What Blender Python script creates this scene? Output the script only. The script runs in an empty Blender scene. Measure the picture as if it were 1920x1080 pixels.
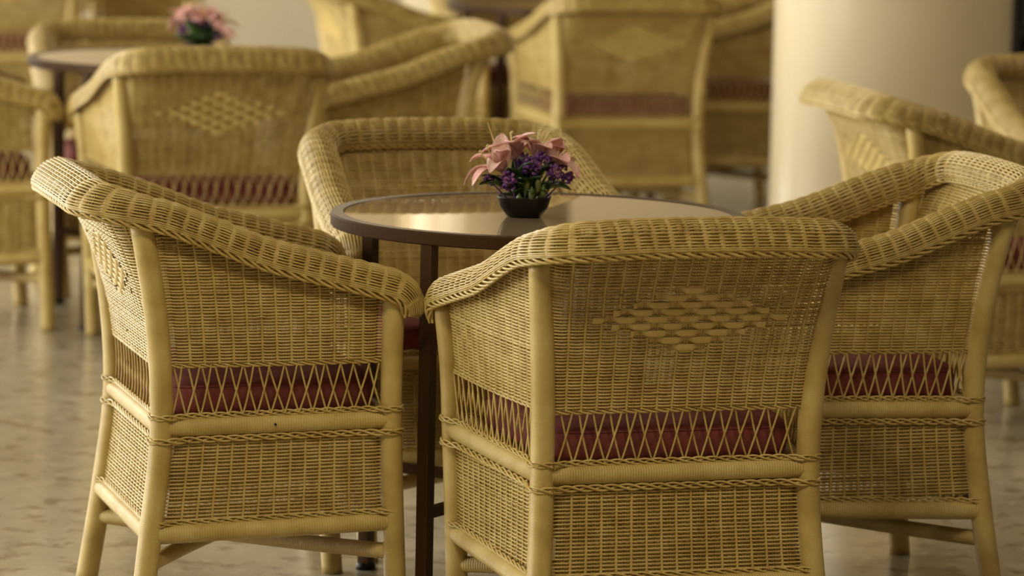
import bpy, math, random
import numpy as np
from mathutils import Matrix, Vector

sc = bpy.context.scene
C = sc.collection
PI = math.pi
rng = np.random.default_rng(7)
random.seed(7)

# ------------------------------------------------------------------ camera
F_PX, PITCH, CAM_H, ROLL = 7719.7, 0.1285, 1.6201, 0.0198
cam_d = bpy.data.cameras.new('camera')
cam = bpy.data.objects.new('camera', cam_d); C.objects.link(cam)
cam_d.sensor_width = 36.0
cam_d.lens = F_PX / 1920 * 36.0
cam_d.clip_end = 200
cp, sp, cr, sr = math.cos(PITCH), math.sin(PITCH), math.cos(ROLL), math.sin(ROLL)
r0, u0, f0 = Vector((1, 0, 0)), Vector((0, sp, cp)), Vector((0, cp, -sp))
right = cr * r0 + sr * u0
up = -sr * r0 + cr * u0
m = Matrix((right, up, -f0)).transposed().to_4x4()
m.translation = Vector((0, 0, CAM_H))
cam.matrix_world = m
cam_d.dof.use_dof = True
cam_d.dof.focus_distance = 7.35
cam_d.dof.aperture_fstop = 4.2
cam_d.dof.aperture_blades = 0
sc.camera = cam

# ------------------------------------------------------------------ light, exposure
sc.view_settings.view_transform = 'Standard'
sc.view_settings.look = 'None'
sc.view_settings.gamma = 1.0
sc.view_settings.use_curve_mapping = False
sc.view_settings.exposure = 0.27

w = bpy.data.worlds.new('world'); sc.world = w; w.use_nodes = True
bg = w.node_tree.nodes['Background']
bg.inputs['Color'].default_value = (1.0, 0.80, 0.50, 1)
bg.inputs['Strength'].default_value = 0.085

def area(name, loc, target, sx, sy, power, col):
    d = bpy.data.lights.new(name, 'AREA'); d.shape = 'RECTANGLE'
    d.size, d.size_y, d.energy, d.color = sx, sy, power, col
    o = bpy.data.objects.new(name, d); C.objects.link(o)
    o.location = loc
    o.rotation_euler = (Vector(target) - Vector(loc)).to_track_quat('-Z', 'Y').to_euler()
    return o
# daylight through the three window bays of the left wall
for k, y in enumerate((8.0, 13.0, 18.0)):
    area('window_daylight', (-6.35, y, 2.2), (0, y, 1.0), 4.2, 2.6, 330, (1.0, 0.97, 0.87))
# warm ceiling lamps of the lounge
for (x, y, p) in ((-1.3, 4.0, 74), (0.9, 3.8, 50), (0.0, 9.5, 20), (-2.5, 14.0, 18), (2.6, 12.0, 38), (-0.8, 19.0, 60)):
    area('ceiling_lamp', (x, y, 4.2), (x, y, 0), 0.9, 0.9, p, (1.0, 0.85, 0.58))

# ------------------------------------------------------------------ materials
def mat(name, base, rough=0.5, spec=0.5, metal=0.0, coat=0.0):
    mt = bpy.data.materials.new(name); mt.use_nodes = True
    b = mt.node_tree.nodes['Principled BSDF']
    b.inputs['Base Color'].default_value = (*base, 1)
    b.inputs['Roughness'].default_value = rough
    b.inputs['Specular IOR Level'].default_value = spec
    b.inputs['Metallic'].default_value = metal
    b.inputs['Coat Weight'].default_value = coat
    b.inputs['Coat Roughness'].default_value = 0.15
    return mt
def nd(mt, t): return mt.node_tree.nodes.new(t)
def lk(mt, a, b): mt.node_tree.links.new(a, b)
def noise_colour(mt, cols, scale=8.0, detail=4.0, stretch=(1, 1, 1), pos=(0.35, 0.65), coord='Object'):
    tc = nd(mt, 'ShaderNodeTexCoord'); mp = nd(mt, 'ShaderNodeMapping')
    mp.inputs['Scale'].default_value = stretch
    nz = nd(mt, 'ShaderNodeTexNoise'); nz.inputs['Scale'].default_value = scale
    nz.inputs['Detail'].default_value = detail
    cr_ = nd(mt, 'ShaderNodeValToRGB')
    e = cr_.color_ramp.elements
    while len(e) < len(cols): e.new(0.5)
    for i, c in enumerate(cols):
        e[i].position = pos[0] + (pos[1] - pos[0]) * i / (len(cols) - 1)
        e[i].color = (*c, 1)
    lk(mt, tc.outputs[coord], mp.inputs['Vector']); lk(mt, mp.outputs[0], nz.inputs['Vector'])
    lk(mt, nz.outputs['Fac'], cr_.inputs['Fac'])
    b = mt.node_tree.nodes['Principled BSDF']
    lk(mt, cr_.outputs['Color'], b.inputs['Base Color'])
    return mp, cr_

RC = [(0.45, 0.310, 0.092), (0.54, 0.390, 0.125), (0.60, 0.455, 0.168)]
M_strand = mat('cream_painted_wicker', RC[1], 0.29, 0.5)
noise_colour(M_strand, RC, 30.0, 5.0)
M_pole = mat('cream_painted_wrapped_cane', RC[1], 0.30, 0.5)
_, rampn = noise_colour(M_pole, [(0.49, 0.342, 0.105), (0.58, 0.425, 0.142), (0.64, 0.49, 0.185)], 14.0, 5.0)
# fine binding turns round the poles, from the metre-scaled UV
uv = nd(M_pole, 'ShaderNodeUVMap'); uv.uv_map = 'UVMap'
wv = nd(M_pole, 'ShaderNodeTexWave'); wv.wave_type = 'BANDS'; wv.bands_direction = 'X'
wv.inputs['Scale'].default_value = 120.0; wv.inputs['Distortion'].default_value = 2.2
wv.inputs['Detail'].default_value = 2.0; wv.inputs['Detail Scale'].default_value = 1.5
lk(M_pole, uv.outputs[0], wv.inputs['Vector'])
bp = nd(M_pole, 'ShaderNodeBump'); bp.inputs['Strength'].default_value = 0.28; bp.inputs['Distance'].default_value = 0.0011
lk(M_pole, wv.outputs['Fac'], bp.inputs['Height'])
lk(M_pole, bp.outputs[0], M_pole.node_tree.nodes['Principled BSDF'].inputs['Normal'])
mx = nd(M_pole, 'ShaderNodeMixRGB'); mx.blend_type = 'MULTIPLY'; mx.inputs['Fac'].default_value = 0.22
rr = nd(M_pole, 'ShaderNodeValToRGB')
rr.color_ramp.elements[0].position = 0.0; rr.color_ramp.elements[0].color = (0.42, 0.36, 0.28, 1)
rr.color_ramp.elements[1].position = 0.22; rr.color_ramp.elements[1].color = (1, 1, 1, 1)
lk(M_pole, wv.outputs['Fac'], rr.inputs['Fac']); lk(M_pole, rampn.outputs['Color'], mx.inputs['Color1'])
lk(M_pole, rr.outputs['Color'], mx.inputs['Color2'])
lk(M_pole, mx.outputs[0], M_pole.node_tree.nodes['Principled BSDF'].inputs['Base Color'])

M_rail = M_pole.copy(); M_rail.name = 'cream_painted_bound_rail'
for n_ in M_rail.node_tree.nodes:
    if n_.type == 'TEX_WAVE': n_.inputs['Scale'].default_value = 66.0
    if n_.type == 'BUMP': n_.inputs['Strength'].default_value = 0.5; n_.inputs['Distance'].default_value = 0.0016
M_cush = mat('burgundy_cloth', (0.16, 0.028, 0.03), 0.75, 0.25)
noise_colour(M_cush, [(0.155, 0.036, 0.033), (0.215, 0.052, 0.046)], 25.0, 5.0)
M_metal = mat('dark_brown_enamelled_metal', (0.055, 0.027, 0.012), 0.35, 0.3)
M_metal.node_tree.nodes['Principled BSDF'].inputs['Specular Tint'].default_value = (1.0, 0.78, 0.58, 1)
M_glass = mat('bronze_tinted_glass', (0.50, 0.38, 0.225), 0.014, 0.9, 0.50)
M_glass.node_tree.nodes['Principled BSDF'].inputs['Specular Tint'].default_value = (0.94, 0.84, 0.66, 1)
M_pot = mat('black_ceramic', (0.006, 0.004, 0.0035), 0.45, 0.25)
M_petal = mat('pink_lily_petal', (0.72, 0.33, 0.30), 0.5, 0.3)
M_petal.node_tree.nodes['Principled BSDF'].inputs['Subsurface Weight'].default_value = 0.15
M_petal.node_tree.nodes['Principled BSDF'].inputs['Subsurface Radius'].default_value = (0.01, 0.004, 0.004)
noise_colour(M_petal, [(0.66, 0.30, 0.27), (0.78, 0.45, 0.41), (0.84, 0.58, 0.52)], 22.0, 3.0)
M_stamen = mat('pale_yellow_stamen', (0.62, 0.50, 0.20), 0.5)
M_violet = mat('violet_statice', (0.11, 0.04, 0.22), 0.7, 0.2)
noise_colour(M_violet, [(0.07, 0.025, 0.15), (0.16, 0.06, 0.26), (0.30, 0.13, 0.24)], 60.0, 2.0)
M_leaf = mat('dark_green_leaf', (0.025, 0.06, 0.015), 0.4)
noise_colour(M_leaf, [(0.016, 0.040, 0.010), (0.045, 0.095, 0.022)], 30.0, 3.0)
M_bud = mat('olive_green_bud', (0.10, 0.13, 0.035), 0.5)
M_col = mat('glossy_cream_paint', (0.70, 0.595, 0.40), 0.22, 0.5, coat=0.3)
M_wall = mat('beige_plaster', (0.46, 0.39, 0.25), 0.8, 0.2)
noise_colour(M_wall, [(0.43, 0.375, 0.265), (0.475, 0.415, 0.30)], 1.2, 3.0)
M_frame = mat('grey_painted_frame', (0.45, 0.42, 0.36), 0.5)

# polished marble-chip floor: long pale and brown blotches on beige
M_floor = mat('polished_beige_marble', (0.4, 0.33, 0.22), 0.2, 0.5)
tc = nd(M_floor, 'ShaderNodeTexCoord')
def fnoise(scale, detail, sx, sy, rough=0.55):
    mp = nd(M_floor, 'ShaderNodeMapping'); mp.inputs['Scale'].default_value = (sx, sy, 1)
    n = nd(M_floor, 'ShaderNodeTexNoise'); n.inputs['Scale'].default_value = scale
    n.inputs['Detail'].default_value = detail; n.inputs['Roughness'].default_value = rough
    lk(M_floor, tc.outputs['Object'], mp.inputs[0]); lk(M_floor, mp.outputs[0], n.inputs['Vector'])
    return n
def framp(n, a, b, ca, cb):
    r = nd(M_floor, 'ShaderNodeValToRGB')
    r.color_ramp.elements[0].position = a; r.color_ramp.elements[0].color = (*ca, 1)
    r.color_ramp.elements[1].position = b; r.color_ramp.elements[1].color = (*cb, 1)
    lk(M_floor, n.outputs['Fac'], r.inputs['Fac']); return r
n1 = fnoise(3.2, 6, 1.0, 0.8); base = framp(n1, 0.35, 0.68, (0.34, 0.29, 0.195), (0.45, 0.395, 0.275))
n2 = fnoise(15.0, 4, 0.9, 0.8); spots = framp(n2, 0.53, 0.63, (0, 0, 0), (1, 1, 1))
n3 = fnoise(19.0, 4, 0.9, 0.8); pale = framp(n3, 0.56, 0.66, (0, 0, 0), (1, 1, 1))
m1 = nd(M_floor, 'ShaderNodeMixRGB'); m1.inputs['Color2'].default_value = (0.20, 0.145, 0.08, 1)
mul = nd(M_floor, 'ShaderNodeMath'); mul.operation = 'MULTIPLY'; mul.inputs[1].default_value = 0.7
lk(M_floor, spots.outputs[0], mul.inputs[0]); lk(M_floor, mul.outputs[0], m1.inputs['Fac'])
lk(M_floor, base.outputs[0], m1.inputs['Color1'])
m2 = nd(M_floor, 'ShaderNodeMixRGB'); m2.inputs['Color2'].default_value = (0.52, 0.46, 0.34, 1)
mul2 = nd(M_floor, 'ShaderNodeMath'); mul2.operation = 'MULTIPLY'; mul2.inputs[1].default_value = 0.5
lk(M_floor, pale.outputs[0], mul2.inputs[0]); lk(M_floor, mul2.outputs[0], m2.inputs['Fac'])
lk(M_floor, m1.outputs[0], m2.inputs['Color1'])
lk(M_floor, m2.outputs[0], M_floor.node_tree.nodes['Principled BSDF'].inputs['Base Color'])

# ------------------------------------------------------------------ mesh helpers
class Acc:
    """collects quads; builds ONE mesh object"""
    def __init__(s): s.v = []; s.f = []; s.uv = []; s.n = 0; s.mi = []
    def grid(s, P, closed=True, uvl=None, caps=False):
        # P: (N rings, K, 3)
        N, K = P.shape[:2]
        base_ = s.n
        s.v.append(P.reshape(-1, 3)); s.n += N * K
        i = np.arange(N - 1)[:, None]; kk = K if closed else K - 1
        j = np.arange(kk)[None, :]; j2 = (j + 1) % K
        a = base_ + i * K + j; b = base_ + i * K + j2; c = base_ + (i + 1) * K + j2; d = base_ + (i + 1) * K + j
        q = np.stack([a, b, c, d], -1).reshape(-1, 4)
        s.f.append(q)
        if uvl is None: uvl = np.zeros(N)
        U = np.asarray(uvl, float)
        u1 = np.broadcast_to(U[:-1, None], (N - 1, kk)); u2 = np.broadcast_to(U[1:, None], (N - 1, kk))
        w1 = np.broadcast_to(j / K, (N - 1, kk)); w2 = np.broadcast_to((j + 1) / K, (N - 1, kk))
        s.uv.append(np.stack([np.stack([u1, w1], -1), np.stack([u1, w2], -1), np.stack([u2, w2], -1), np.stack([u2, w1], -1)], -2).reshape(-1, 2))
        if caps:
            for ring, sgn in ((0, 1), (N - 1, -1)):
                cidx = s.n; s.v.append(P[ring].mean(0)[None]); s.n += 1
                k = np.arange(K); r_ = base_ + ring * K
                A_, B_ = r_ + k, r_ + (k + 1) % K
                if sgn < 0: A_, B_ = B_, A_
                s.f.append(np.stack([np.full(K, cidx), B_, A_, A_], -1))
                s.uv.append(np.zeros((K * 4, 2)))
    def tube(s, pts, r, sides=5, nrm=None, caps=False, ry=None):
        pts = np.asarray(pts, float); N = len(pts)
        t = np.gradient(pts, axis=0); t /= np.linalg.norm(t, axis=1)[:, None] + 1e-12
        if nrm is None:
            ref = np.array([0, 0, 1.0]) if abs(t[:, 2]).mean() < 0.75 else np.array([1.0, 0, 0])
            nrm = np.broadcast_to(ref, (N, 3))
        b = np.cross(t, nrm); b /= np.linalg.norm(b, axis=1)[:, None] + 1e-12
        n = np.cross(b, t)
        r = np.broadcast_to(np.asarray(r, float), (N,)); ry_ = r if ry is None else np.broadcast_to(np.asarray(ry, float), (N,))
        a = np.arange(sides) * 2 * PI / sides + PI / sides
        P = pts[:, None] + (n[:, None] * np.cos(a)[None, :, None]) * ry_[:, None, None] + (b[:, None] * np.sin(a)[None, :, None]) * r[:, None, None]
        L = np.concatenate([[0], np.cumsum(np.linalg.norm(np.diff(pts, axis=0), axis=1))])
        s.grid(P, True, L, caps)
    def build(s, name, material, parent=None, smooth=True, bevel=0):
        me = bpy.data.meshes.new(name)
        V = np.concatenate(s.v); Fq = np.concatenate(s.f); U = np.concatenate(s.uv)
        tri = Fq[:, 2] == Fq[:, 3]
        sizes = np.where(tri, 3, 4)
        keep = np.ones((len(Fq), 4), bool); keep[tri, 3] = False
        loops = Fq[keep]; UU = U.reshape(-1, 4, 2)[keep]
        me.vertices.add(len(V)); me.vertices.foreach_set('co', V.astype(np.float32).ravel())
        me.loops.add(len(loops)); me.loops.foreach_set('vertex_index', loops.astype(np.int32))
        me.polygons.add(len(Fq))
        st = np.concatenate([[0], np.cumsum(sizes)[:-1]])
        me.polygons.foreach_set('loop_start', st.astype(np.int32))
        uvlay = me.uv_layers.new(name='UVMap')
        uvlay.data.foreach_set('uv', UU.astype(np.float32).ravel())
        me.update(calc_edges=True); me.validate()
        me.polygons.foreach_set('use_smooth', np.full(len(me.polygons), smooth))
        me.materials.append(material)
        o = bpy.data.objects.new(name, me); C.objects.link(o)
        if parent is not None: o.parent = parent
        return o
    def box(s, c, d, R_=None):
        c = np.asarray(c, float); d = np.asarray(d, float) / 2
        V = np.array([[x, y, z] for x in (-1, 1) for y in (-1, 1) for z in (-1, 1)], float) * d
        if R_ is not None: V = V @ np.asarray(R_).T
        V += c; b = s.n; s.v.append(V); s.n += 8
        Fq = np.array([[0, 1, 3, 2], [4, 6, 7, 5], [0, 4, 5, 1], [2, 3, 7, 6], [0, 2, 6, 4], [1, 5, 7, 3]]) + b
        s.f.append(Fq); s.uv.append(np.zeros((24, 2)))

def tag(o, label, cat, group=None):
    o['label'] = label; o['category'] = cat
    if group: o['group'] = group
    return o
def empty(name, loc=(0, 0, 0), rz=0):
    o = bpy.data.objects.new(name, None); C.objects.link(o)
    o.empty_display_size = 0.1; o.location = loc; o.rotation_euler = (0, 0, rz)
    return o
def copy_tree(o, parent=None):
    c = o.copy(); C.objects.link(c); c.parent = parent
    for ch in list(o.children): copy_tree(ch, c)
    return c

def spline(ts, keys, vals):
    """smooth interpolation of rows of vals at keys"""
    keys = np.asarray(keys, float); vals = np.asarray(vals, float)
    d = np.gradient(vals, keys, axis=0)
    ts = np.asarray(ts, float); i = np.clip(np.searchsorted(keys, ts) - 1, 0, len(keys) - 2)
    h = keys[i + 1] - keys[i]; t = ((ts - keys[i]) / h)
    if vals.ndim > 1: t = t[:, None]; h = h[:, None]
    return ((2 * t**3 - 3 * t**2 + 1) * vals[i] + (t**3 - 2 * t**2 + t) * h * d[i] + (-2 * t**3 + 3 * t**2) * vals[i + 1] + (t**3 - t**2) * h * d[i + 1])

# ------------------------------------------------------------------ setting
def struct(o): o['kind'] = 'structure'; return o
a = Acc(); a.box((0, 12, -0.05), (13, 26, 0.1)); struct(a.build('floor', M_floor, smooth=False))
a = Acc(); a.box((0, 21.1, 2.2), (13, 0.2, 4.4)); struct(a.build('wall_back', M_wall, smooth=False))
a = Acc()
a.box((-6.2, 12, 0.4), (0.2, 18, 0.8)); a.box((-6.2, 12, 3.95), (0.2, 18, 0.9))
for y in (3.35, 5.6, 10.5, 15.5, 20.65): a.box((-6.2, y, 2.15), (0.2, 0.7, 2.7))
struct(a.build('wall_left', M_wall, smooth=False))
for k, y in enumerate((8.05, 13.0, 18.0)):
    a = Acc()
    for yy in (y - 2.12, y, y + 2.12): a.box((-6.2, yy, 2.15), (0.06, 0.06, 2.7))
    for zz in (0.83, 3.47): a.box((-6.2, y, zz), (0.06, 4.2, 0.06))
    struct(a.build('window_%d' % (k + 1), M_frame, smooth=False))
def column(x, y, r, label):
    t = np.linspace(0, 2 * PI, 97)[:-1]
    a = Acc()
    prof = [(r, 0.0), (r, 4.4)]
    P = np.array([[[x * 0 + rr_ * math.cos(tt), rr_ * math.sin(tt), zz] for tt in t] for rr_, zz in prof])
    a.grid(P)
    o = a.build('round_column', M_col); o.location = (x, y, 0)
    o['kind'] = 'structure'
    return o
column(1.212, 13.3, 0.383, '')
column(-0.13, 18.2, 0.383, '')

# dark cabinet beyond the column, at the right edge of the view
cab = empty('display_cabinet', (2.64, 18.6, 0))
M_dark = mat('black_brown_wood', (0.02, 0.014, 0.010), 0.4)
M_grey = mat('grey_cabinet_pane', (0.10, 0.095, 0.085), 0.3)
a = Acc()
for x in (-.42, .42): a.box((x, 0, .80), (.05, .42, 1.6))
a.box((0, .19, .80), (.80, .03, 1.6)); a.build('cabinet_frame', M_dark, cab, smooth=False)
for z in (.05, .24, .435, .95, 1.585): a = Acc(); a.box((0, -.01, z), (.79, .38, .03)); a.build('shelf', M_dark, cab, smooth=False)
for x in (-.2, .2): a = Acc(); a.box((x, -.215, .70), (.34, .012, .46)); a.build('door_pane', M_grey, cab, smooth=False)
tag(cab, 'dark blurred cabinet at the upper right frame edge, beyond the thick cream column', 'cabinet')
a = Acc(); tt_ = np.linspace(0, 2 * PI, 25)[:-1]
a.grid(np.array([[(r_ * math.cos(q), r_ * math.sin(q), z) for q in tt_] for r_, z in ((.001, 0), (.045, 0), (.055, .02), (.055, .08), (.035, .11), (.035, .13), (.001, .13))]))
jar = a.build('amber_jar', mat('amber_glaze', (0.55, 0.25, 0.03), 0.3)); jar.location = (2.33, 18.45, .256)
tag(jar, 'small amber jar on a shelf of the dark cabinet by the right frame edge', 'jar')

# ------------------------------------------------------------------ the wicker armchair
Z1, Z2, ZF1, ZF2, ZTR, ZTF = 0.1884, 0.386, 0.2061, 0.4008, 0.758, 0.620
def rear(sx, z):
    v = spline(np.atleast_1d(z), [0, Z1, Z2, 0.60, ZTR], [(.279, -.046), (.2541, -.0209), (.2448, 0.0), (.2525, -.014), (.2682, -.0433)])
    return np.column_stack([sx * v[:, 0], v[:, 1], np.atleast_1d(z)])
def front(sx, z):
    v = spline(np.atleast_1d(z), [0, ZF1, ZF2, 0.52, ZTF], [(.2639, .4459), (.2753, .4331), (.2874, .4231), (.2945, .421), (.3065, .4199)])
    return np.column_stack([sx * v[:, 0], v[:, 1], np.atleast_1d(z)])

# rim centre line, half (x >= 0), from the middle of the back to the arm's front end
def rim_path():
    pts = []
    for x in np.linspace(0, 0.185, 12): pts.append((x, -0.106 + 0.004 * (x / .185)**2, 0.795 - 0.004 * (x / .185)**3))
    cx, cy, rr_ = 0.185, -0.015, 0.087
    for a_ in np.radians(np.linspace(-90, 0, 12)[1:]):
        x, y = cx + rr_ * math.cos(a_), cy + rr_ * math.sin(a_)
        f = (a_ + PI / 2) / (PI / 2)
        pts.append((x, y, 0.791 - 0.020 * f**1.6))
    x0, y0, z0 = pts[-1]
    zk = [-.015, .004, .06, .16, .20, .30, .39, .415]; zz = [.771, .766, .746, .707, .694, .670, .648, .641]
    for f in np.linspace(0, 1, 20)[1:]:
        y = y0 + (0.415 - y0) * f
        pts.append((x0 + (0.3045 - x0) * f**0.9, y, float(np.interp(y, zk, zz))))
    # front end rolls over and down
    x1, y1, z1_ = pts[-1]
    for a_ in np.radians([18, 36, 54, 72, 88]):
        pts.append((x1, y1 + 0.034 * math.sin(a_), z1_ - 0.010 * math.sin(a_) - 0.036 * (1 - math.cos(a_))))
    pts = np.array(pts)
    L = np.concatenate([[0], np.cumsum(np.linalg.norm(np.diff(pts, axis=0), axis=1))])
    return pts, L
RP, RL = rim_path(); RLEN = RL[-1]
def rim_at(l):
    """l: signed arc length; negative = left half. returns centre, outward, up"""
    l = np.atleast_1d(l); s_ = np.abs(l)
    e = 1e-3
    def pos(q):
        q = np.clip(q, 0, RLEN - 1e-6)
        P = np.column_stack([np.interp(q, RL, RP[:, k]) for k in range(3)])
        return P
    # smoothed by averaging neighbours
    def pos_s(q): return (pos(np.abs(q - .006)) * [1, 1, 1] + 2 * pos(q) + pos(q + .006)) / 4
    Pm = pos_s(s_); Pa = pos_s(s_ + e); Pb = pos_s(np.abs(s_ - e)) * np.where((s_ - e) < 0, -1, 1)[:, None] ** np.array([1, 0, 0])
    t = Pa - Pb; t /= np.linalg.norm(t, axis=1)[:, None] + 1e-12
    # outward in plan: right-hand side of travel (travel goes from the back to the front along +x side)
    flat = t.copy(); flat[:, 2] = 0
    fl = np.linalg.norm(flat, axis=1)[:, None]
    flat = np.where(fl > 0.25, flat / (fl + 1e-9), np.array([0, 1.0, 0]))
    o = np.column_stack([flat[:, 1], -flat[:, 0], 0 * flat[:, 0]])
    upv = np.cross(o, t); upv *= np.sign(upv[:, 2] + 1e-6 * 0 + np.where(np.abs(upv[:, 2]) < .05, upv[:, 1], 0) + 1e-9)[:, None]
    sg = np.where(l < 0, -1.0, 1.0)[:, None]
    mir = np.concatenate([sg, np.ones_like(sg), np.ones_like(sg)], 1)
    return Pm * mir, o * mir, upv * mir
SECB = np.array([(-.010, -.002), (-.015, .012), (-.008, .033), (.008, .044), (.026, .047), (.046, .037), (.060, .022), (.067, .007), (.066, -.001)])
SECA = np.array([(-.036, -.024), (-.042, -.006), (-.036, .016), (-.018, .031), (.002, .036), (.018, .030), (.028, .019), (.033, .004), (.033, -.007)])
SECL = np.linspace(0, 1, 9); SECT = 0.158
def rim_surf(l, v):
    """v in 0..1 across the section, inner edge to outer lip"""
    l = np.atleast_1d(l); v = np.broadcast_to(v, l.shape)
    back = np.clip(1 - (np.abs(l) - 0.185) / 0.13, 0, 1); back = back * back * (3 - 2 * back)
    q = spline(v, SECL, SECA) * (1 - back)[:, None] + spline(v, SECL, SECB) * back[:, None]
    Cc, o, u_ = rim_at(l)
    endf = np.clip((RLEN - np.abs(l)) / 0.05, 0, 1)**.6
    return Cc + o * (q[:, 0] * (0.72 + 0.28 * endf))[:, None] + u_ * (q[:, 1] * (0.75 + 0.25 * endf))[:, None]

ROW, STAKE, RS = 0.0029, 0.0278, 0.00182
def wave(x, j):
    # twined rows: front strand shows over every stake, all strands meet in a rib between stakes
    d = np.abs((x / (2 * PI) + 0.5) % 1.0); d = np.minimum(d, 1 - d)
    if j % 2: return 0.55 + 0.45 * np.sin(PI * d)
    t = np.clip((d - 0.075) / 0.13, 0, 1); t = t * t * (3 - 2 * t)
    return 0.55 - 1.35 * t
FLIP = 1.0
def wavep(x, j):
    d = np.abs((x / (2 * PI) + 0.5) % 1.0); d = np.minimum(d, 1 - d)
    t = np.clip((d - 0.03) / 0.15, 0, 1); t = t * t * (3 - 2 * t)
    return (1 if j % 2 else -1) * (0.15 + 0.85 * t)
def ribs(acc, pos, us, v0, v1, skip=None, r=0.0033):
    for u in us:
        a0 = v0; a1 = v1(u) if callable(v1) else v1
        spans = [(a0, a1)]
        if skip is not None and skip(u) is not None: spans = [(a0, skip(u)[0]), (skip(u)[1], a1)]
        for (b0, b1) in spans:
            if b1 - b0 < .01 * abs(v1(.2) - v0 if callable(v1) else v1 - v0): continue
            vv = np.linspace(b0, b1, 14)
            P = np.array([pos(np.array([u]), v)[0] for v in vv])
            P = P + rng.normal(0, .00025, P.shape)
            e = (b1 - b0) * .01; up_ = pos(np.array([u + .003]), b0)[0] - pos(np.array([u - .003]), b0)[0]
            nr = np.cross(up_, P[-1] - P[0]); nr /= np.linalg.norm(nr)
            acc.tube(P, r * .85, 8, np.broadcast_to(nr, P.shape), ry=r * 1.08)
def weave_rows(acc, pos, vs, u0, u1, length, amp=0.0031, r=RS, edge=0.03, skip=None, stake=STAKE, phase0=0, per=8, k0=None):
    """pos(u_metres_array, v) -> points ; rows run along u from u0(v) to u1(v)"""
    for j, v in enumerate(vs):
        a0 = u0(v) if callable(u0) else u0; a1 = u1(v) if callable(u1) else u1
        if a1 - a0 < 0.02: continue
        segs = [(a0, a1)]
        if skip is not None:
            sk = skip(v)
            if sk is not None and j % 2: segs = [(a0, sk[0]), (sk[1], a1)]
        if j % 2 == 0: segs = [(p_ + (edge - STAKE * .42 if p_ <= length[0] + .001 else 0), q_ - (edge - STAKE * .42 if q_ >= length[1] - .001 else 0)) for p_, q_ in segs]
        segs = [g_ for g_ in segs if g_[1] - g_[0] > .012]
        vj0 = v + rng.normal(0, ROW * 0.07)
        aj = amp * (1 + rng.normal(0, .08)); rj = r * (1 + rng.normal(0, .06))
        for (b0, b1) in segs:
            n = max(4, int((b1 - b0) / stake * per))
            u = np.linspace(b0, b1, n + 1)
            ph = (u - (length[0] + edge)) / stake + phase0
            env = np.clip(np.minimum(u - length[0], length[1] - u) / edge, 0, 1)
            w_ = wavep(2 * PI * ph, j) * env; off = aj * w_
            rj2 = rj if j % 2 else rj * 1.38
            vj = vj0 - (0.0007 * (np.abs(w_) - .5) if j % 2 else 0 * w_)
            P = pos(u, vj); e = 2e-3
            du = pos(u + e, vj) - pos(u - e, vj); dv = pos(u, vj + e) - pos(u, vj - e)
            nr = np.cross(du, dv); nr /= np.linalg.norm(nr, axis=1)[:, None] + 1e-12
            wob = rng.normal(0, .00016, 3)
            if j % 2 and rng.random() < 0.16 and n > 40:      # a loose strand end poking out of the weave
                q = int(rng.integers(8, n - 16)); m_ = int(rng.integers(6, 10))
                acc.tube(P[q:q + m_] + nr[q:q + m_] * (np.linspace(.0035, .0058, m_) * (1 if rng.random() < .7 else -1))[:, None] + np.array([0, 0, .0012]), rj * .95, 5, nr[q:q + m_], caps=True)
            acc.tube(P + nr * (off * FLIP)[:, None] + wob, rj2, 5, nr)
def panel_normal(pos, u, v):
    e = 2e-3
    du = pos(u + e, v) - pos(u - e, v); dv = pos(u, v + e) - pos(u, v - e)
    nr = np.cross(du, dv); return nr / (np.linalg.norm(nr, axis=1)[:, None] + 1e-12)
def stakes(acc, pos, us, v0, v1, n=9, pair=0.0021, r=0.0016):
    for u in us:
        a0 = v0(u) if callable(v0) else v0; a1 = v1(u) if callable(v1) else v1
        if a1 - a0 < 0.01: continue
        vv = np.linspace(a0, a1, n)
        for s_ in (-1, 1):
            P = np.array([pos(np.array([u + s_ * pair]), v)[0] for v in vv])
            e = 2e-3
            nr = np.array([panel_normal(pos, np.array([u]), v)[0] for v in vv])
            acc.tube(P, r, 4, nr)
def braid(acc, path, R_=0.0055, r=0.0024, strands=3, pitch=0.055, squash=0.6, nrm=None):
    path = np.asarray(path, float)
    L = np.concatenate([[0], np.cumsum(np.linalg.norm(np.diff(path, axis=0), axis=1))])
    n = max(8, int(L[-1] / pitch * 12)); q = np.linspace(0, L[-1], n + 1)
    P = np.column_stack([np.interp(q, L, path[:, k]) for k in range(3)])
    t = np.gradient(P, axis=0); t /= np.linalg.norm(t, axis=1)[:, None] + 1e-12
    ref = np.broadcast_to(np.array([0, 0, 1.0]), t.shape) if nrm is None else np.column_stack([np.interp(q, L, nrm[:, k]) for k in range(3)])
    b = np.cross(t, ref); b /= np.linalg.norm(b, axis=1)[:, None] + 1e-12
    nn = np.cross(b, t)
    for k in range(strands):
        ph = 2 * PI * (q / pitch + k / strands)
        acc.tube(P + nn * (np.cos(ph) * R_)[:, None] + b * (np.sin(ph) * R_ * squash)[:, None], r, 5, nn)

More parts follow.
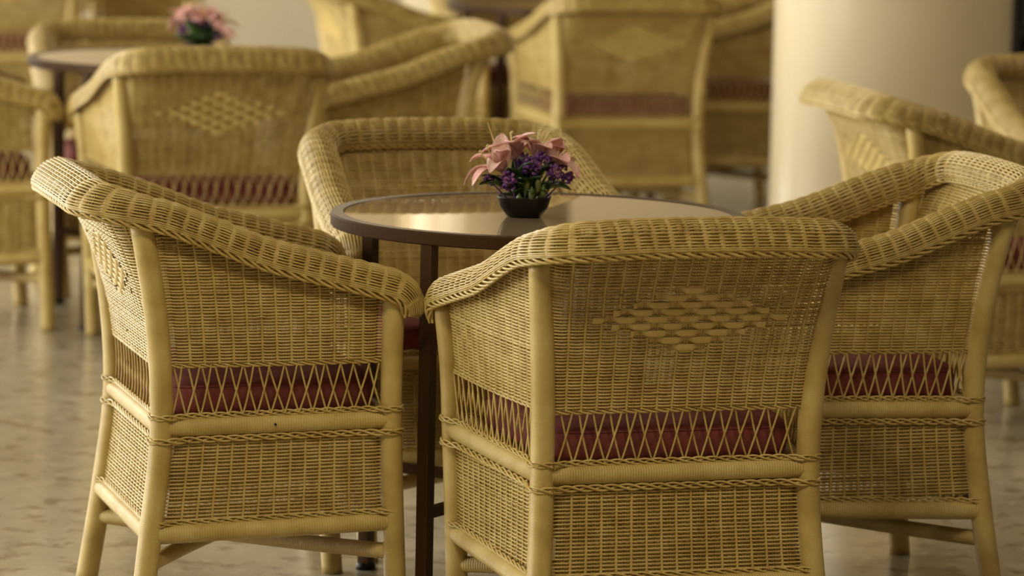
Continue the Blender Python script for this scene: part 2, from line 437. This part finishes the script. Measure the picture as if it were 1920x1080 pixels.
def make_chair():
    root = empty('wicker_armchair')
    def B(name, acc, m_=M_strand, parent=root): return acc.build(name, m_, parent)
    # ---- four wrapped legs that run up to the rim
    for sx in (-1, 1):
        z = np.linspace(0.0, ZTR + 0.012, 40); a = Acc(); a.tube(rear(sx, z), 0.0215, 20, caps=True); B('leg', a, M_pole)
        z = np.linspace(0.0, ZTF + 0.012, 36); a = Acc(); a.tube(front(sx, z), 0.0205, 20, caps=True); B('leg', a, M_pole)
    # corner points
    def rz(sx, z): return rear(sx, z)[0]
    def fz(sx, z): return front(sx, z)[0]
    def line(p, q, n=12, r=0.018, name='rail', sides=16, bow=0.0):
        t = np.linspace(0, 1, n)[:, None]; P = p * (1 - t) + q * t
        P[:, 2] += bow * 4 * (t * (1 - t))[:, 0]
        a = Acc(); a.tube(P, r, sides); B(name, a, M_rail)
    sides4 = [(rz(-1, Z2), rz(1, Z2)), (rz(1, Z2), fz(1, ZF2)), (fz(-1, ZF2), fz(1, ZF2)), (fz(-1, ZF2), rz(-1, Z2))]
    for p, q in sides4: line(p, q, name='seat_rail', r=0.0178)
    lows4 = [(rz(-1, Z1), rz(1, Z1)), (rz(1, Z1), fz(1, ZF1)), (fz(-1, ZF1), fz(1, ZF1)), (fz(-1, ZF1), rz(-1, Z1))]
    for p, q in lows4: line(p, q, name='bottom_rail', r=0.0178)
    line(rz(-1, Z1 - .056), fz(1, ZF1 - .060), name='stretcher', r=0.015, bow=-0.004)
    line(rz(1, Z1 - .056), fz(-1, ZF1 - .060), name='stretcher', r=0.015, bow=0.018)
    # top rail poles just beneath the roll
    a = Acc()
    P, o_, u_ = rim_at(np.linspace(-RLEN + .05, RLEN - .05, 90)); bk_ = np.clip(1 - (np.abs(np.linspace(-RLEN + .05, RLEN - .05, 90)) - 0.185) / 0.13, 0, 1)[:, None]
    a.tube(P - u_ * (.004 + .002 * bk_) + o_ * (.024 * bk_ - .008), 0.011, 10)
    B('top_rail', a, M_pole)

    # ---- upper back panel, with the diamond left open
    def back_pos(u, z):
        u = np.atleast_1d(u); z = np.full(u.shape, z) if np.isscalar(z) else z
        l_, r_ = rear(-1, z), rear(1, z)
        wdt = np.abs(r_[:, 0] - l_[:, 0]) ; f = (u + 0.25) / 0.5
        P = l_ * (1 - f)[:, None] + r_ * f[:, None]
        bul = np.interp(z, [0.45, 0.55, 0.65, 0.72, 0.80], [0, .006, .022, .040, .070])
        P[:, 1] -= bul * np.clip(1 - (np.abs(u) / .25)**10, 0, 1)
        return P
    SGN = 1.0; DZ, DU = 0.664, 0.0; DW = 0.165; RP_ = 0.0132; NR = 4
    def dia_half(z):
        k = (z - DZ) / RP_
        if abs(k) > NR + 0.5: return None
        k = round(k); return DW * (1 - abs(k) / (NR + 0.8)) + 0.006
    def skip(z):
        h = dia_half(z)
        return None if h is None else (DU - h, DU + h)
    KS = 17; E0 = (0.5 - (KS - 1) * STAKE) / 2
    a = Acc()
    vs = np.arange(0.502, 0.812, ROW)
    weave_rows(a, back_pos, vs, -0.25, 0.25, (-0.25, 0.25), edge=E0, skip=skip)
    us = -0.25 + E0 + np.arange(KS) * STAKE
    stakes(a, back_pos, us, 0.497, 0.810)
    def dskip(u):
        k = (1 - (abs(u - DU) - .006) / DW) * (NR + 0.8)
        return None if k < 0.5 else (DZ - RP_ * (min(NR, int(k)) + .5), DZ + RP_ * (min(NR, int(k)) + .5))
    ribs(a, back_pos, us[:-1] + STAKE / 2, 0.499, 0.808, dskip)
    braid(a, back_pos(np.linspace(-0.235, 0.235, 40), 0.497), 0.0035, 0.0021, pitch=0.06)
    bpan = B('back_panel', a)
    # diamond of flat ribbons, a sub-part
    a = Acc()
    for k in range(-NR, NR + 1):
        z = DZ + k * RP_; h = dia_half(z)
        u = np.linspace(DU - h, DU + h, max(12, int(2 * h / STAKE * 14)))
        ph = (u + 0.25 - E0) / STAKE
        off = -0.0016 - 0.0030 * np.tanh(3.2 * (np.cos(PI * (ph + k)) + 0.32))
        P = back_pos(u, z); nr = panel_normal(back_pos, u, z)
        wid = 0.0066 * (0.93 + 0.07 * np.cos(PI * (ph + k)))
        a.tube(P - nr * off[:, None] * SGN, wid, 10, nr, ry=0.0012)
    B('diamond_motif', a, M_pole_flat, bpan)

    # ---- arm panels
    ZB, LS = 0.505, 0.447
    def topz(u): return np.interp(u, [0, 0.45], [0.765, 0.640])
    for sx in (-1, 1):
        def arm_pos(u, z, sx=sx):
            u = np.atleast_1d(u); z = np.full(u.shape, z) if np.isscalar(z) else z
            r_ = rear(sx, z); f_ = front(sx, np.minimum(z, 0.66))
            f_[:, 2] = z
            f = (u / 0.45)[:, None]
            P = r_ * (1 - f) + f_ * f
            P[:, 0] += sx * 0.008 * np.sin(PI * np.clip(f[:, 0], 0, 1))
            P[:, 2] += 0.010 * f[:, 0]
            return P
        a = Acc(); K = 14; e0 = (0.45 - (K - 1) * STAKE) / 2
        vs = np.arange(ZB, 0.77, ROW)
        def uend(v): return 0.45 if v + .01 <= 0.640 else float(np.interp(v + .008, [0.640, 0.775], [0.45, 0.0]))
        weave_rows(a, arm_pos, vs, 0.0, uend, (0.0, 0.45), edge=e0)
        us = e0 + np.arange(K) * STAKE
        stakes(a, arm_pos, us, ZB - .005, lambda u: float(topz(u)))
        ribs(a, arm_pos, us[:-1] + STAKE / 2, ZB, lambda u: float(topz(u)) + .004)
        braid(a, arm_pos(np.linspace(0.01, 0.44, 36), ZB - .004), 0.0035, 0.0021, pitch=0.06)
        B('arm_panel', a)
        # crossed strands between arm panel and seat rail
        a = Acc(); n = 15; du = 0.41 / n
        for k in range(n + 1):
            ub = 0.02 + k * du
            for s_ in (-1, 1):
                ut = ub + s_ * du * 0.95 * (1 + rng.normal(0, .12))
                if ut < 0.012 or ut > 0.438: continue
                tt = np.linspace(0, 1, 7)
                zb = Z2 + 0.020 + (ZF2 - Z2) * ub / .45; zt = ZB
                P = np.array([arm_pos(np.array([ub + (ut - ub) * t + .0012 * math.sin(PI * t) * s_]), zb - 0.010 * ub / .45 + (zt - zb) * t)[0] for t in tt])
                P[:, 0] += sx * s_ * 0.0016
                a.tube(P, 0.00185, 6)
        B('crossed_strands', a)
    # crossed strands at the back
    a = Acc(); n = 15; du = 0.445 / n
    for k in range(n + 1):
        ub = -0.2225 + k * du
        for s_ in (-1, 1):
            ut = ub + s_ * du * 0.9 * (1 + rng.normal(0, .12))
            if abs(ut) > 0.228: continue
            P = np.array([back_pos(np.array([ub + (ut - ub) * t + .0015 * math.sin(PI * t) * s_]), Z2 + .020 + (0.497 - Z2 - .020) * t)[0] for t in np.linspace(0, 1, 7)])
            P[:, 1] -= s_ * 0.0016
            a.tube(P, 0.00185, 6)
    B('crossed_strands', a)

    # ---- lower aprons, four sides
    AF = 1.0
    def apron(pf, qf, length, zA, zB, K):
        def pos(u, v):
            u = np.atleast_1d(u); v = np.full(u.shape, v) if np.isscalar(v) else v
            P0, P1 = pf(v), qf(v); f = (u / length)[:, None]
            return P0 * (1 - f) + P1 * f
        a = Acc(); e0 = (length - (K - 1) * STAKE) / 2
        vs = np.arange(0.0, 1.0, ROW / 0.14)
        def pos2(u, v): return pos(u, v)
        # v is 0..1 between the rails
        for j, v in enumerate(vs):
            n = int(length / STAKE * 8); ins = 0 if j % 2 else e0 - STAKE * .42; u = np.linspace(ins, length - ins, n + 1)
            ph = (u - e0) / STAKE
            env = np.clip(np.minimum(u, length - u) / e0, 0, 1)
            nr = np.cross(pos(u + .002, v) - pos(u - .002, v), pos(u, v + .01) - pos(u, v - .01)); nr /= np.linalg.norm(nr, axis=1)[:, None]
            a.tube(pos(u, v + rng.normal(0, .0015)) + nr * (0.0030 * (1 + rng.normal(0, .08)) * wavep(2 * PI * ph, j) * env * AF)[:, None], (RS if j % 2 else RS * 1.25) * (1 + rng.normal(0, .06)), 5, nr)
        for k in range(K):
            for s_ in (-1, 1):
                u = e0 + k * STAKE + s_ * 0.0021
                P = np.array([pos(np.array([u]), v)[0] for v in np.linspace(-.03, 1.03, 5)])
                a.tube(P, 0.0016, 4)
        ribs(a, pos, e0 + (np.arange(K - 1) + .5) * STAKE, -0.02, 1.02)
        B('apron_panel', a)
        return pos
    def mk(fn, sx, za, zb): return lambda v: fn(sx, za + (zb - za) * v)
    RA, RB, FA, FB = Z1 + .015, Z2 - .022, ZF1 + .015, ZF2 - .022
    ap = [apron(mk(rear, -1, RA, RB), mk(rear, 1, RA, RB), 0.50, 0, 0, 16),
          apron(mk(rear, 1, RA, RB), mk(front, 1, FA, FB), 0.44, 0, 0, 14),
          apron(mk(front, 1, FA, FB), mk(front, -1, FA, FB), 0.56, 0, 0, 18),
          apron(mk(front, -1, FA, FB), mk(rear, -1, FA, FB), 0.44, 0, 0, 14)]
    # ---- plaited cords above and below the rails
    def ring(zr, zf, grow, hug=.0222):
        cs = [rz(-1, zr), rz(1, zr), fz(1, zf), fz(-1, zf)]
        N_ = []
        for i in range(4):
            d = cs[(i + 1) % 4] - cs[i]; d[2] = 0; d /= np.linalg.norm(d); N_.append(np.array([d[1], -d[0], 0]))
        outp = []
        for i in range(4):
            p, q = cs[i], cs[(i + 1) % 4]; n = N_[i]; ln = np.linalg.norm(q - p); m_ = N_[(i + 1) % 4]
            for t in np.linspace(0, 1, 40)[1:-1]:
                dd = min(t, 1 - t) * ln; g = grow + (hug - grow) * np.clip(1 - (dd - .012) / .035, 0, 1)
                outp.append(p * (1 - t) + q * t + n * g)
            for f in np.linspace(0, 1, 7):
                v_ = n * math.cos(f * PI / 2) + m_ * math.sin(f * PI / 2); outp.append(q + v_ / np.linalg.norm(v_) * hug)
        outp.append(outp[0].copy()); return np.array(outp)
    a = Acc(); braid(a, ring(Z2 + .021, ZF2 + .021, 0.006), 0.0044, 0.0020, 3, 0.075, 0.35); B('braided_cord', a)
    a = Acc(); braid(a, ring(Z2 - .023, ZF2 - .023, 0.008), 0.0050, 0.0023, 3, 0.085, 0.35); B('braided_cord', a)
    a = Acc(); braid(a, ring(Z1 + .021, ZF1 + .021, 0.005, .017), 0.0042, 0.0020, 3, 0.075, 0.4); B('braided_cord', a)

    # ---- rolled rim
    a = Acc()
    nrow = int(SECT / 0.0031); ls = 1.0 * RLEN
    npts = int(2 * ls / STAKE * 7)
    l = np.linspace(-ls, ls, npts)
    for j in range(nrow + 1):
        v = j / nrow
        P = rim_surf(l, v)
        du = rim_surf(np.clip(l + .002, -ls, ls), v) - rim_surf(np.clip(l - .002, -ls, ls), v)
        dv = rim_surf(l, min(1, v + .01)) - rim_surf(l, max(0, v - .01))
        nr = -np.cross(du, dv) * 1.0
        nr /= np.linalg.norm(nr, axis=1)[:, None] + 1e-12
        ctr = rim_at(l)[0]; sgn = np.sign(((P - ctr) * nr).sum(1)); sgn[sgn == 0] = 1
        nr = nr * sgn[:, None]
        env = np.clip((ls - np.abs(l)) / .02, 0.3, 1)
        off = 0.0040 * (1 + rng.normal(0, .1)) * (wave(2 * PI * l / (STAKE * 1.06), j) * 1.0) * env
        a.tube(P + nr * off[:, None] + rng.normal(0, .0002, 3), (0.00185 if j % 2 else 0.0021) * (1 + rng.normal(0, .06)), 5, nr)
    # hoops across the roll
    for q in np.arange(-ls + .004, ls, STAKE * 1.06):
        for s_ in (-.002, .002):
            P = rim_surf(np.full(12, q + s_), np.linspace(0.02, .98, 12)); a.tube(P, 0.0016, 4)
    rim = B('rolled_rim', a)
    # closed woven ends of the arms
    for sg in (-1, 1):
        a = Acc()
        rim0 = rim_surf(np.full(26, sg * (ls - .002)), np.linspace(0, 1, 26)); ctr = rim_at([sg * (ls - .002)])[0][0] + np.array([0, .006, -.010])
        for f in np.linspace(1, 0.12, 11): a.tube(ctr + (rim0 - ctr) * f + np.array([0, .010 * (1 - f), 0]), 0.0018, 5)
        for i in range(0, 26, 2):
            t = np.linspace(0, 1, 6)[:, None]; P = rim0[i] * (1 - t) + ctr * t + np.array([0, .010, 0]) * t + np.array([0, .0018, 0]); a.tube(P, 0.0017, 5)
        B('rim_end', a, M_strand, rim)
    # plait along the outer lip, and a thinner one along the inner edge
    a = Acc(); ll = np.linspace(-ls, ls, 150)
    Pl = rim_surf(ll, 1.0); Cc, oo, uu = rim_at(ll); Pl = Pl - uu * 0.004 - oo * 0.002
    braid(a, Pl, 0.0060, 0.0027, 4, 0.10, 0.7, uu)
    B('lip_braid', a, M_strand, rim)
    a = Acc(); Pl = rim_surf(ll, 0.0) - uu * .003
    braid(a, Pl, 0.0042, 0.0022, 3, 0.06, 0.8, uu)
    B('inner_braid', a, M_strand, rim)
    # ---- seat deck under the cushion
    a = Acc()
    for k, f in enumerate(np.linspace(0.03, 0.97, 40)):
        p = rz(-1, Z2) * (1 - f) + fz(-1, ZF2) * f; q = rz(1, Z2) * (1 - f) + fz(1, ZF2) * f
        a.tube(np.linspace(p, q, 6), 0.0055, 6, ry=0.002)
    B('seat_deck', a)
    return root

M_pole_flat = mat('cream_painted_flat_cane', RC[1], 0.36, 0.5)
noise_colour(M_pole_flat, [(0.62, 0.455, 0.155), (0.70, 0.53, 0.20)], 18.0, 3.0)

def make_cushion():
    a = Acc()
    nu, nv = 40, 28
    rows = []
    zs = np.linspace(-1, 1, 15)
    th = np.linspace(0, 2 * PI, 73)[:-1]
    def ringp(s_, z, y0=.213):
        out_ = []
        for t in th:
            c_, s2 = math.cos(t), math.sin(t); p = 0.22
            x = abs(c_)**p * np.sign(c_); y = abs(s2)**p * np.sign(s2)
            wy = y * 0.196 * s_; wx = x * (0.226 + 0.020 * (y * .5 + .5)) * s_
            out_.append((wx, y0 + wy, z))
        return out_
    prof = [(0.02, .3985), (0.5, .3985), (0.93, .400), (0.985, .406), (1.0, .418), (1.003, .432), (1.0, .446), (0.985, .458), (0.95, .4645), (0.85, .468), (0.5, .472), (0.02, .473)]
    P = np.array([ringp(s_, z + 0.000) for s_, z in prof])
    P[:, :, 2] += 0.012 * (P[:, :, 1] - .02) / .4
    P[:, :, 2] += 0.006 * (P[:, :, 2] > .44) * np.clip(1 - (P[:, :, 0] / .24)**2, 0, 1) * np.clip(1 - ((P[:, :, 1] - .213) / .2)**2, 0, 1)
    a.grid(P, caps=True)
    o = a.build('seat_cushion', M_cush)
    for zz, s_ in ((.4555, .985),):
        b = Acc(); R_ = np.array(ringp(s_ * 1.003, zz) + ringp(s_ * 1.003, zz)[:1]); R_[:, 2] += 0.012 * (R_[:, 1] - .02) / .4
        b.tube(R_, 0.0022, 6); b.build('piping', M_cush, o)
    return o

# ------------------------------------------------------------------ the table
TZ = 0.745
def make_table():
    root = empty('round_table')
    th = np.linspace(0, 2 * PI, 129)[:-1]
    a = Acc(); R1, R0 = 0.404, 0.378
    prof = [(R0, TZ - .025), (R1 - .002, TZ - .025), (R1, TZ - .023), (R1, TZ - .003), (R1 - .003, TZ), (R0 + .002, TZ), (R0, TZ - .002), (R0, TZ - .025)]
    P = np.array([[(r_ * math.cos(t), r_ * math.sin(t), z) for t in th] for r_, z in prof]); a.grid(P)
    a.build('table_rim', M_metal, root, smooth=False).data.polygons.foreach_set('use_smooth', [False] * (len(prof) - 1) * 128)
    a = Acc(); prof = [(0.001, TZ - .010), (R0 - .0005, TZ - .010), (R0 - .0005, TZ - .0025), (R0 - .002, TZ - .0015), (0.001, TZ - .0015)]
    P = np.array([[(r_ * math.cos(t), r_ * math.sin(t), z) for t in th] for r_, z in prof]); a.grid(P)
    a.build('glass_top', M_glass, root, smooth=False)
    legs = [(-.205, -.333), (-.333, .205), (.205, .333), (.333, -.205)]
    for (x, y) in legs:
        a = Acc(); ang = math.atan2(y, x); R_ = [[math.cos(ang), -math.sin(ang), 0], [math.sin(ang), math.cos(ang), 0], [0, 0, 1]]
        a.box((x, y, (TZ - .025 + .012) / 2), (.024, .024, TZ - .037), R_)
        lg = a.build('leg', M_metal, root, smooth=False)
        a = Acc(); t_ = np.linspace(0, 2 * PI, 21)[:-1]
        P = np.array([[(x + r_ * math.cos(q), y + r_ * math.sin(q), z) for q in t_] for r_, z in ((.014, .014), (.020, .010), (.020, 0.0), (.001, 0.0))]); a.grid(P)
        a.build('foot_pad', M_pot, lg)
    for i in (0, 1):
        p, q = legs[i], legs[i + 2]
        ang = math.atan2(q[1] - p[1], q[0] - p[0]); R_ = [[math.cos(ang), -math.sin(ang), 0], [math.sin(ang), math.cos(ang), 0], [0, 0, 1]]
        a = Acc(); a.box((0, 0, .215 + .0 * i), (math.hypot(q[0] - p[0], q[1] - p[1]), .018, .020), R_)
        a.build('cross_brace', M_metal, root, smooth=False)
    return root

# ------------------------------------------------------------------ flowers in a pot
def petal(a, base, direction, length, width, curl, twist=0.0):
    """a recurved lily petal with real thickness"""
    d = Vector(direction).normalized(); z = Vector((0, 0, 1))
    side = d.cross(z)
    if side.length < .1: side = Vector((1, 0, 0))
    side.normalize(); nrm = side.cross(d).normalized()
    q = Matrix.Rotation(twist, 3, d); side = q @ side; nrm = q @ nrm
    n, k = 12, 7
    top = np.zeros((n, k, 3))
    for i in range(n):
        t = i / (n - 1); ang = -curl * t**1.8
        c = Vector(base) + d * (length * (t - .18 * abs(curl) * t**3)) - nrm * (length * 0.42 * curl * t**2.6) + nrm * (length * .10 * math.sin(PI * t))
        wd = width * (0.18 + 0.95 * math.sin(PI * min(1, t * .93 + .05))**.8) * (1 if t < .97 else .35)
        for j in range(k):
            s_ = j / (k - 1) * 2 - 1
            top[i, j] = c + side * (s_ * wd / 2) + nrm * (wd * .22 * s_ * s_ + .0012 * math.sin(9 * t + 5 * s_))
    nv = np.array(nrm) * 0.0008
    P = np.concatenate([top, (top - nv)[:, ::-1]], 1)
    a.grid(P, True, caps=True)
def leafy(a, base, d, L, W, bend=0.3):
    petal(a, base, d, L, W, bend)
def make_flowers():
    root = empty('flower_arrangement')
    # low square bowl with rounded corners, tapering down
    th = np.linspace(0, 2 * PI, 49)[:-1]
    def sq(r_, z): return [(r_ * abs(math.cos(t))**.55 * np.sign(math.cos(t)), r_ * abs(math.sin(t))**.55 * np.sign(math.sin(t)), z) for t in th]
    a = Acc(); P = np.array([sq(.001, 0), sq(.028, 0), (sq(.034, .003)), sq(.046, .020), sq(.0515, .038), sq(.0525, .040), sq(.049, .040), sq(.046, .036), sq(.001, .036)])
    a.grid(P); a.build('pot', M_pot, root)
    # lilies: centre, axis, open
    rs = random.Random(3)
    def up_(c): return (c[0] * 1.10, c[1], .036 + (c[2] - .036) * 1.42)
    lil = [((-.040, -.020, .072), (-.55, -.25, .62), .072), ((-.018, .012, .085), (-.35, .10, .95), .066), ((.020, .010, .092), (.25, .15, .95), .060), ((.050, .002, .082), (.75, -.05, .55), .062)]
    for (c, ax, L) in lil:
        c = up_(c)
        a = Acc(); axv = Vector(ax).normalized(); s1 = axv.orthogonal().normalized(); s2 = axv.cross(s1)
        for k in range(6):
            q = k * PI / 3 + rs.uniform(-.2, .2)
            d = axv * rs.uniform(.55, .95) + (s1 * math.cos(q) + s2 * math.sin(q)) * rs.uniform(.7, .95)
            petal(a, c, d, L * rs.uniform(.95, 1.2), .033 * rs.uniform(.85, 1.1), rs.uniform(.35, .9), rs.uniform(-.3, .3))
        st = np.array([Vector(c) * (1 - t) + Vector((c[0] * .3, c[1] * .3, .036)) * t for t in np.linspace(0, 1, 5)])
        fl = a.build('lily', M_petal, root)
        b = Acc(); b.tube(st, .0022, 6); b.build('stem', M_leaf, fl)
        b = Acc()
        for k in range(4):
            q = k * 1.7; e = Vector(c) + axv * (L * .8) + (s1 * math.cos(q) + s2 * math.sin(q)) * .012
            b.tube(np.linspace(np.array(c), np.array(e), 5), .0009, 5); b.tube(np.linspace(np.array(e), np.array(e) + np.array([.004, 0, .003]), 4), .0018, 6, caps=True)
        b.build('stamen', M_stamen, fl)
    # tall pale filaments
    a = Acc()
    for p, q in (((-.045, 0, .09), (-.066, .0, .137)), ((.055, 0, .08), (.062, .0, .130)), ((.045, .01, .08), (.040, .0, .128))):
        a.tube(np.linspace(np.array(up_(p)), np.array(up_(q)), 6), np.linspace(.0018, .0008, 6), 6)
    a.build('filament', M_stamen, root)
    # statice heads: clusters of tiny blossoms
    for (c, R_, n) in (((-.028, -.042, .062), .020, 46), ((.012, -.040, .080), .019, 40), ((.030, -.020, .088), .016, 34), ((.050, -.030, .074), .018, 40), ((.073, -.010, .066), .014, 30), ((-.062, -.012, .060), .009, 16), ((.068, .004, .082), .011, 20), ((.0, .02, .085), .02, 30)):
        a = Acc(); c = up_(c)
        for i in range(int(n * 1.1)):
            v = Vector((rs.gauss(0, 1), rs.gauss(0, 1), rs.gauss(0, .8))).normalized() * R_ * .88 * rs.uniform(.35, 1)
            e = Vector(c) + v
            for k in range(3):
                d = (v.normalized() + Vector((rs.uniform(-1, 1), rs.uniform(-1, 1), rs.uniform(-.4, 1))) * .8).normalized()
                a.tube(np.array([e, e + d * .0035, e + d * .0065]), [.0010, .0031, .0012], 5, caps=True)
        a.tube(np.array([Vector(c), Vector((c[0] * .5, c[1] * .5, .036))]), .0016, 5)
        a.build('statice_head', M_violet, root)
    # dark leaves fanning over the lip
    for (az, el, L, W) in ((205, .45, .080, .032), (180, .75, .075, .030), (335, .35, .082, .028), (10, .5, .070, .026), (240, 1.8, .075, .034), (280, 2.2, .085, .036), (315, 1.9, .08, .034), (100, 2.4, .09, .04), (0, 2.2, .085, .034), (190, 2.2, .08, .03), (265, 1.2, .06, .03), (300, 1.3, .062, .03), (250, .5, .045, .022), (285, .45, .045, .024), (310, .5, .045, .02), (225, .7, .05, .02), (120, .5, .06, .024), (60, .5, .06, .024), (150, .9, .06, .02), (265, 1.0, .05, .022), (320, 1.0, .05, .022), (90, .9, .06, .03)):
        a = Acc(); q = math.radians(az)
        petal(a, (.022 * math.cos(q), .022 * math.sin(q), .040), (math.cos(q), math.sin(q), el), L, W, .25)
        a.build('leaf', M_leaf, root)
    for (x, y, z) in ((-.010, -.046, .050), (.014, -.048, .052), (.036, -.040, .056), (.004, -.040, .066), (.026, -.044, .07)):
        a = Acc(); a.tube(np.array([(x * .7, y * .7, .036), (x, y, z - .010), (x, y, z), (x, y, z + .011)]), [.002, .006, .0065, .001], 8, caps=True); a.build('bud', M_bud, root)
    return root

# ------------------------------------------------------------------ place everything
chair0 = make_chair(); cush0 = make_cushion(); table0 = make_table(); flow0 = make_flowers()
used = {'c': False, 't': False, 'f': False, 'k': False}
def put(proto, key, x, y, rz, z=0.0):
    if not used[key]: used[key] = True; o = proto
    else: o = copy_tree(proto)
    o.location = (x, y, z); o.rotation_euler = (0, 0, rz)
    return o
GC, GK, GT, GF = 'cream wicker armchairs', 'burgundy seat cushions', 'round metal tables', 'table flower arrangements'
CH = [
 (-0.704, 7.685, -1.2956, 'cream wicker armchair nearest at the left, arm side toward us, back to the left', 'burgundy cushion in the nearest left armchair, seen through its side strands'),
 (0.293, 7.095, 0.2885, 'cream wicker armchair with its diamond-woven back facing us, in front of the nearest table', 'burgundy cushion behind the back strands of the nearest diamond-backed armchair'),
 (0.836, 8.1009, 1.8151, 'cream wicker armchair at the right of the nearest table, facing left with open seat', 'burgundy cushion in the armchair right of the nearest table'),
 (-0.1484, 8.685, 3.4208, 'cream wicker armchair facing us from behind the nearest table', 'burgundy cushion in the armchair behind the nearest table, glimpsed beside the table leg'),
 (-0.797, 10.97, 0.2479, 'blurred wicker armchair, back to us, in front of the rear left table with pink flowers', 'burgundy cushion in the blurred back-to-us armchair before the rear left table'),
 (-1.795, 11.56, -1.3049, 'blurred wicker armchair cut by the left frame edge beside the rear left table', 'burgundy cushion in the armchair cut by the left frame edge'),
 (-0.218, 12.01, 1.8151, 'blurred wicker armchair with sloping arms facing left, right of the rear left table', 'burgundy cushion in the left-facing armchair right of the rear left table'),
 (-1.186, 12.60, 3.40, 'blurred wicker armchair facing us behind the rear left table', 'burgundy cushion in the armchair behind the rear left table'),
 (0.3856, 13.9651, 0.2415, 'blurred wicker armchair with diamond back facing us, left of the thick cream column', 'burgundy cushion in the blurred diamond-backed armchair left of the column'),
 (-0.60, 14.49, -1.2956, 'blurred wicker armchair facing right at the farthest table, top centre of the view', 'burgundy cushion in the right-facing armchair at the farthest table'),
 (0.94, 14.95, 1.8151, 'blurred shadowed wicker armchair partly hidden behind the thick cream column', 'dim burgundy cushion in the armchair partly hidden by the thick column'),
 (-0.05, 15.50, 3.42, 'blurred wicker armchair beyond the farthest table, mostly above the frame', 'burgundy cushion in the armchair beyond the farthest table'),
 (0.9216, 10.0248, -1.3067, 'wicker armchair in front of the thick column, its pale back corner pointing left', 'burgundy cushion in the armchair in front of the thick column'),
 (1.515, 11.07, 3.4208, 'blurred wicker armchair at the right frame edge beside the column, facing us', 'burgundy cushion in the armchair at the upper right frame edge'),
 (-2.03, 16.4, 0.26, 'dim blurred wicker armchair in the top left corner, back toward us', 'burgundy cushion in the dim armchair in the top left corner'),
 (-1.40, 17.36, 1.8151, 'dim blurred wicker armchair at the far wall above the rear left table', 'burgundy cushion in the dim armchair above the rear left table'),
]
for (x, y, t, lab, labk) in CH:
    ch_, cu_ = tag(put(chair0, 'c', x, y, t), lab, 'armchair', GC), tag(put(cush0, 'k', x, y, t), labk, 'cushion', GK)
    if 'facing us behind the rear left' in lab: ch_.scale.z = cu_.scale.z = 0.935      # a slightly lower-backed one
TB = [(0.051, 7.90, 0.0, 'round table with bronze glass top and dark metal rim, nearest to us'),
      (-0.995, 11.78, 0.02, 'round glass-topped table with dark rim, rear left among blurred chairs'),
      (0.151, 14.75, 0.0, 'dark-rimmed round table cut by the top frame edge, farthest away'),
      (1.72, 10.22, 0.0, 'round table whose edge just shows at the right frame edge')]
for (x, y, rz_, lab) in TB: tag(put(table0, 't', x, y, rz_), lab, 'table', GT)
tag(put(flow0, 'f', 0.020, 7.86, 0, TZ - .0012), 'pink lilies and violet statice in a small black pot on the nearest table', 'flowers', GF)
tag(put(flow0, 'f', -0.905, 11.72, 2.4, TZ - .0012), 'blurred pink lily arrangement on the rear left table', 'flowers', GF)

# the dark nail head in the near seat rail of the nearest left armchair
a = Acc(); a.tube(np.array([(0.2675, .205, .394), (0.2865, .205, .394)]), 0.0022, 8, nrm=np.array([[0, 0, 1.0]] * 2), caps=True)
a.build('nail', M_pot, chair0)
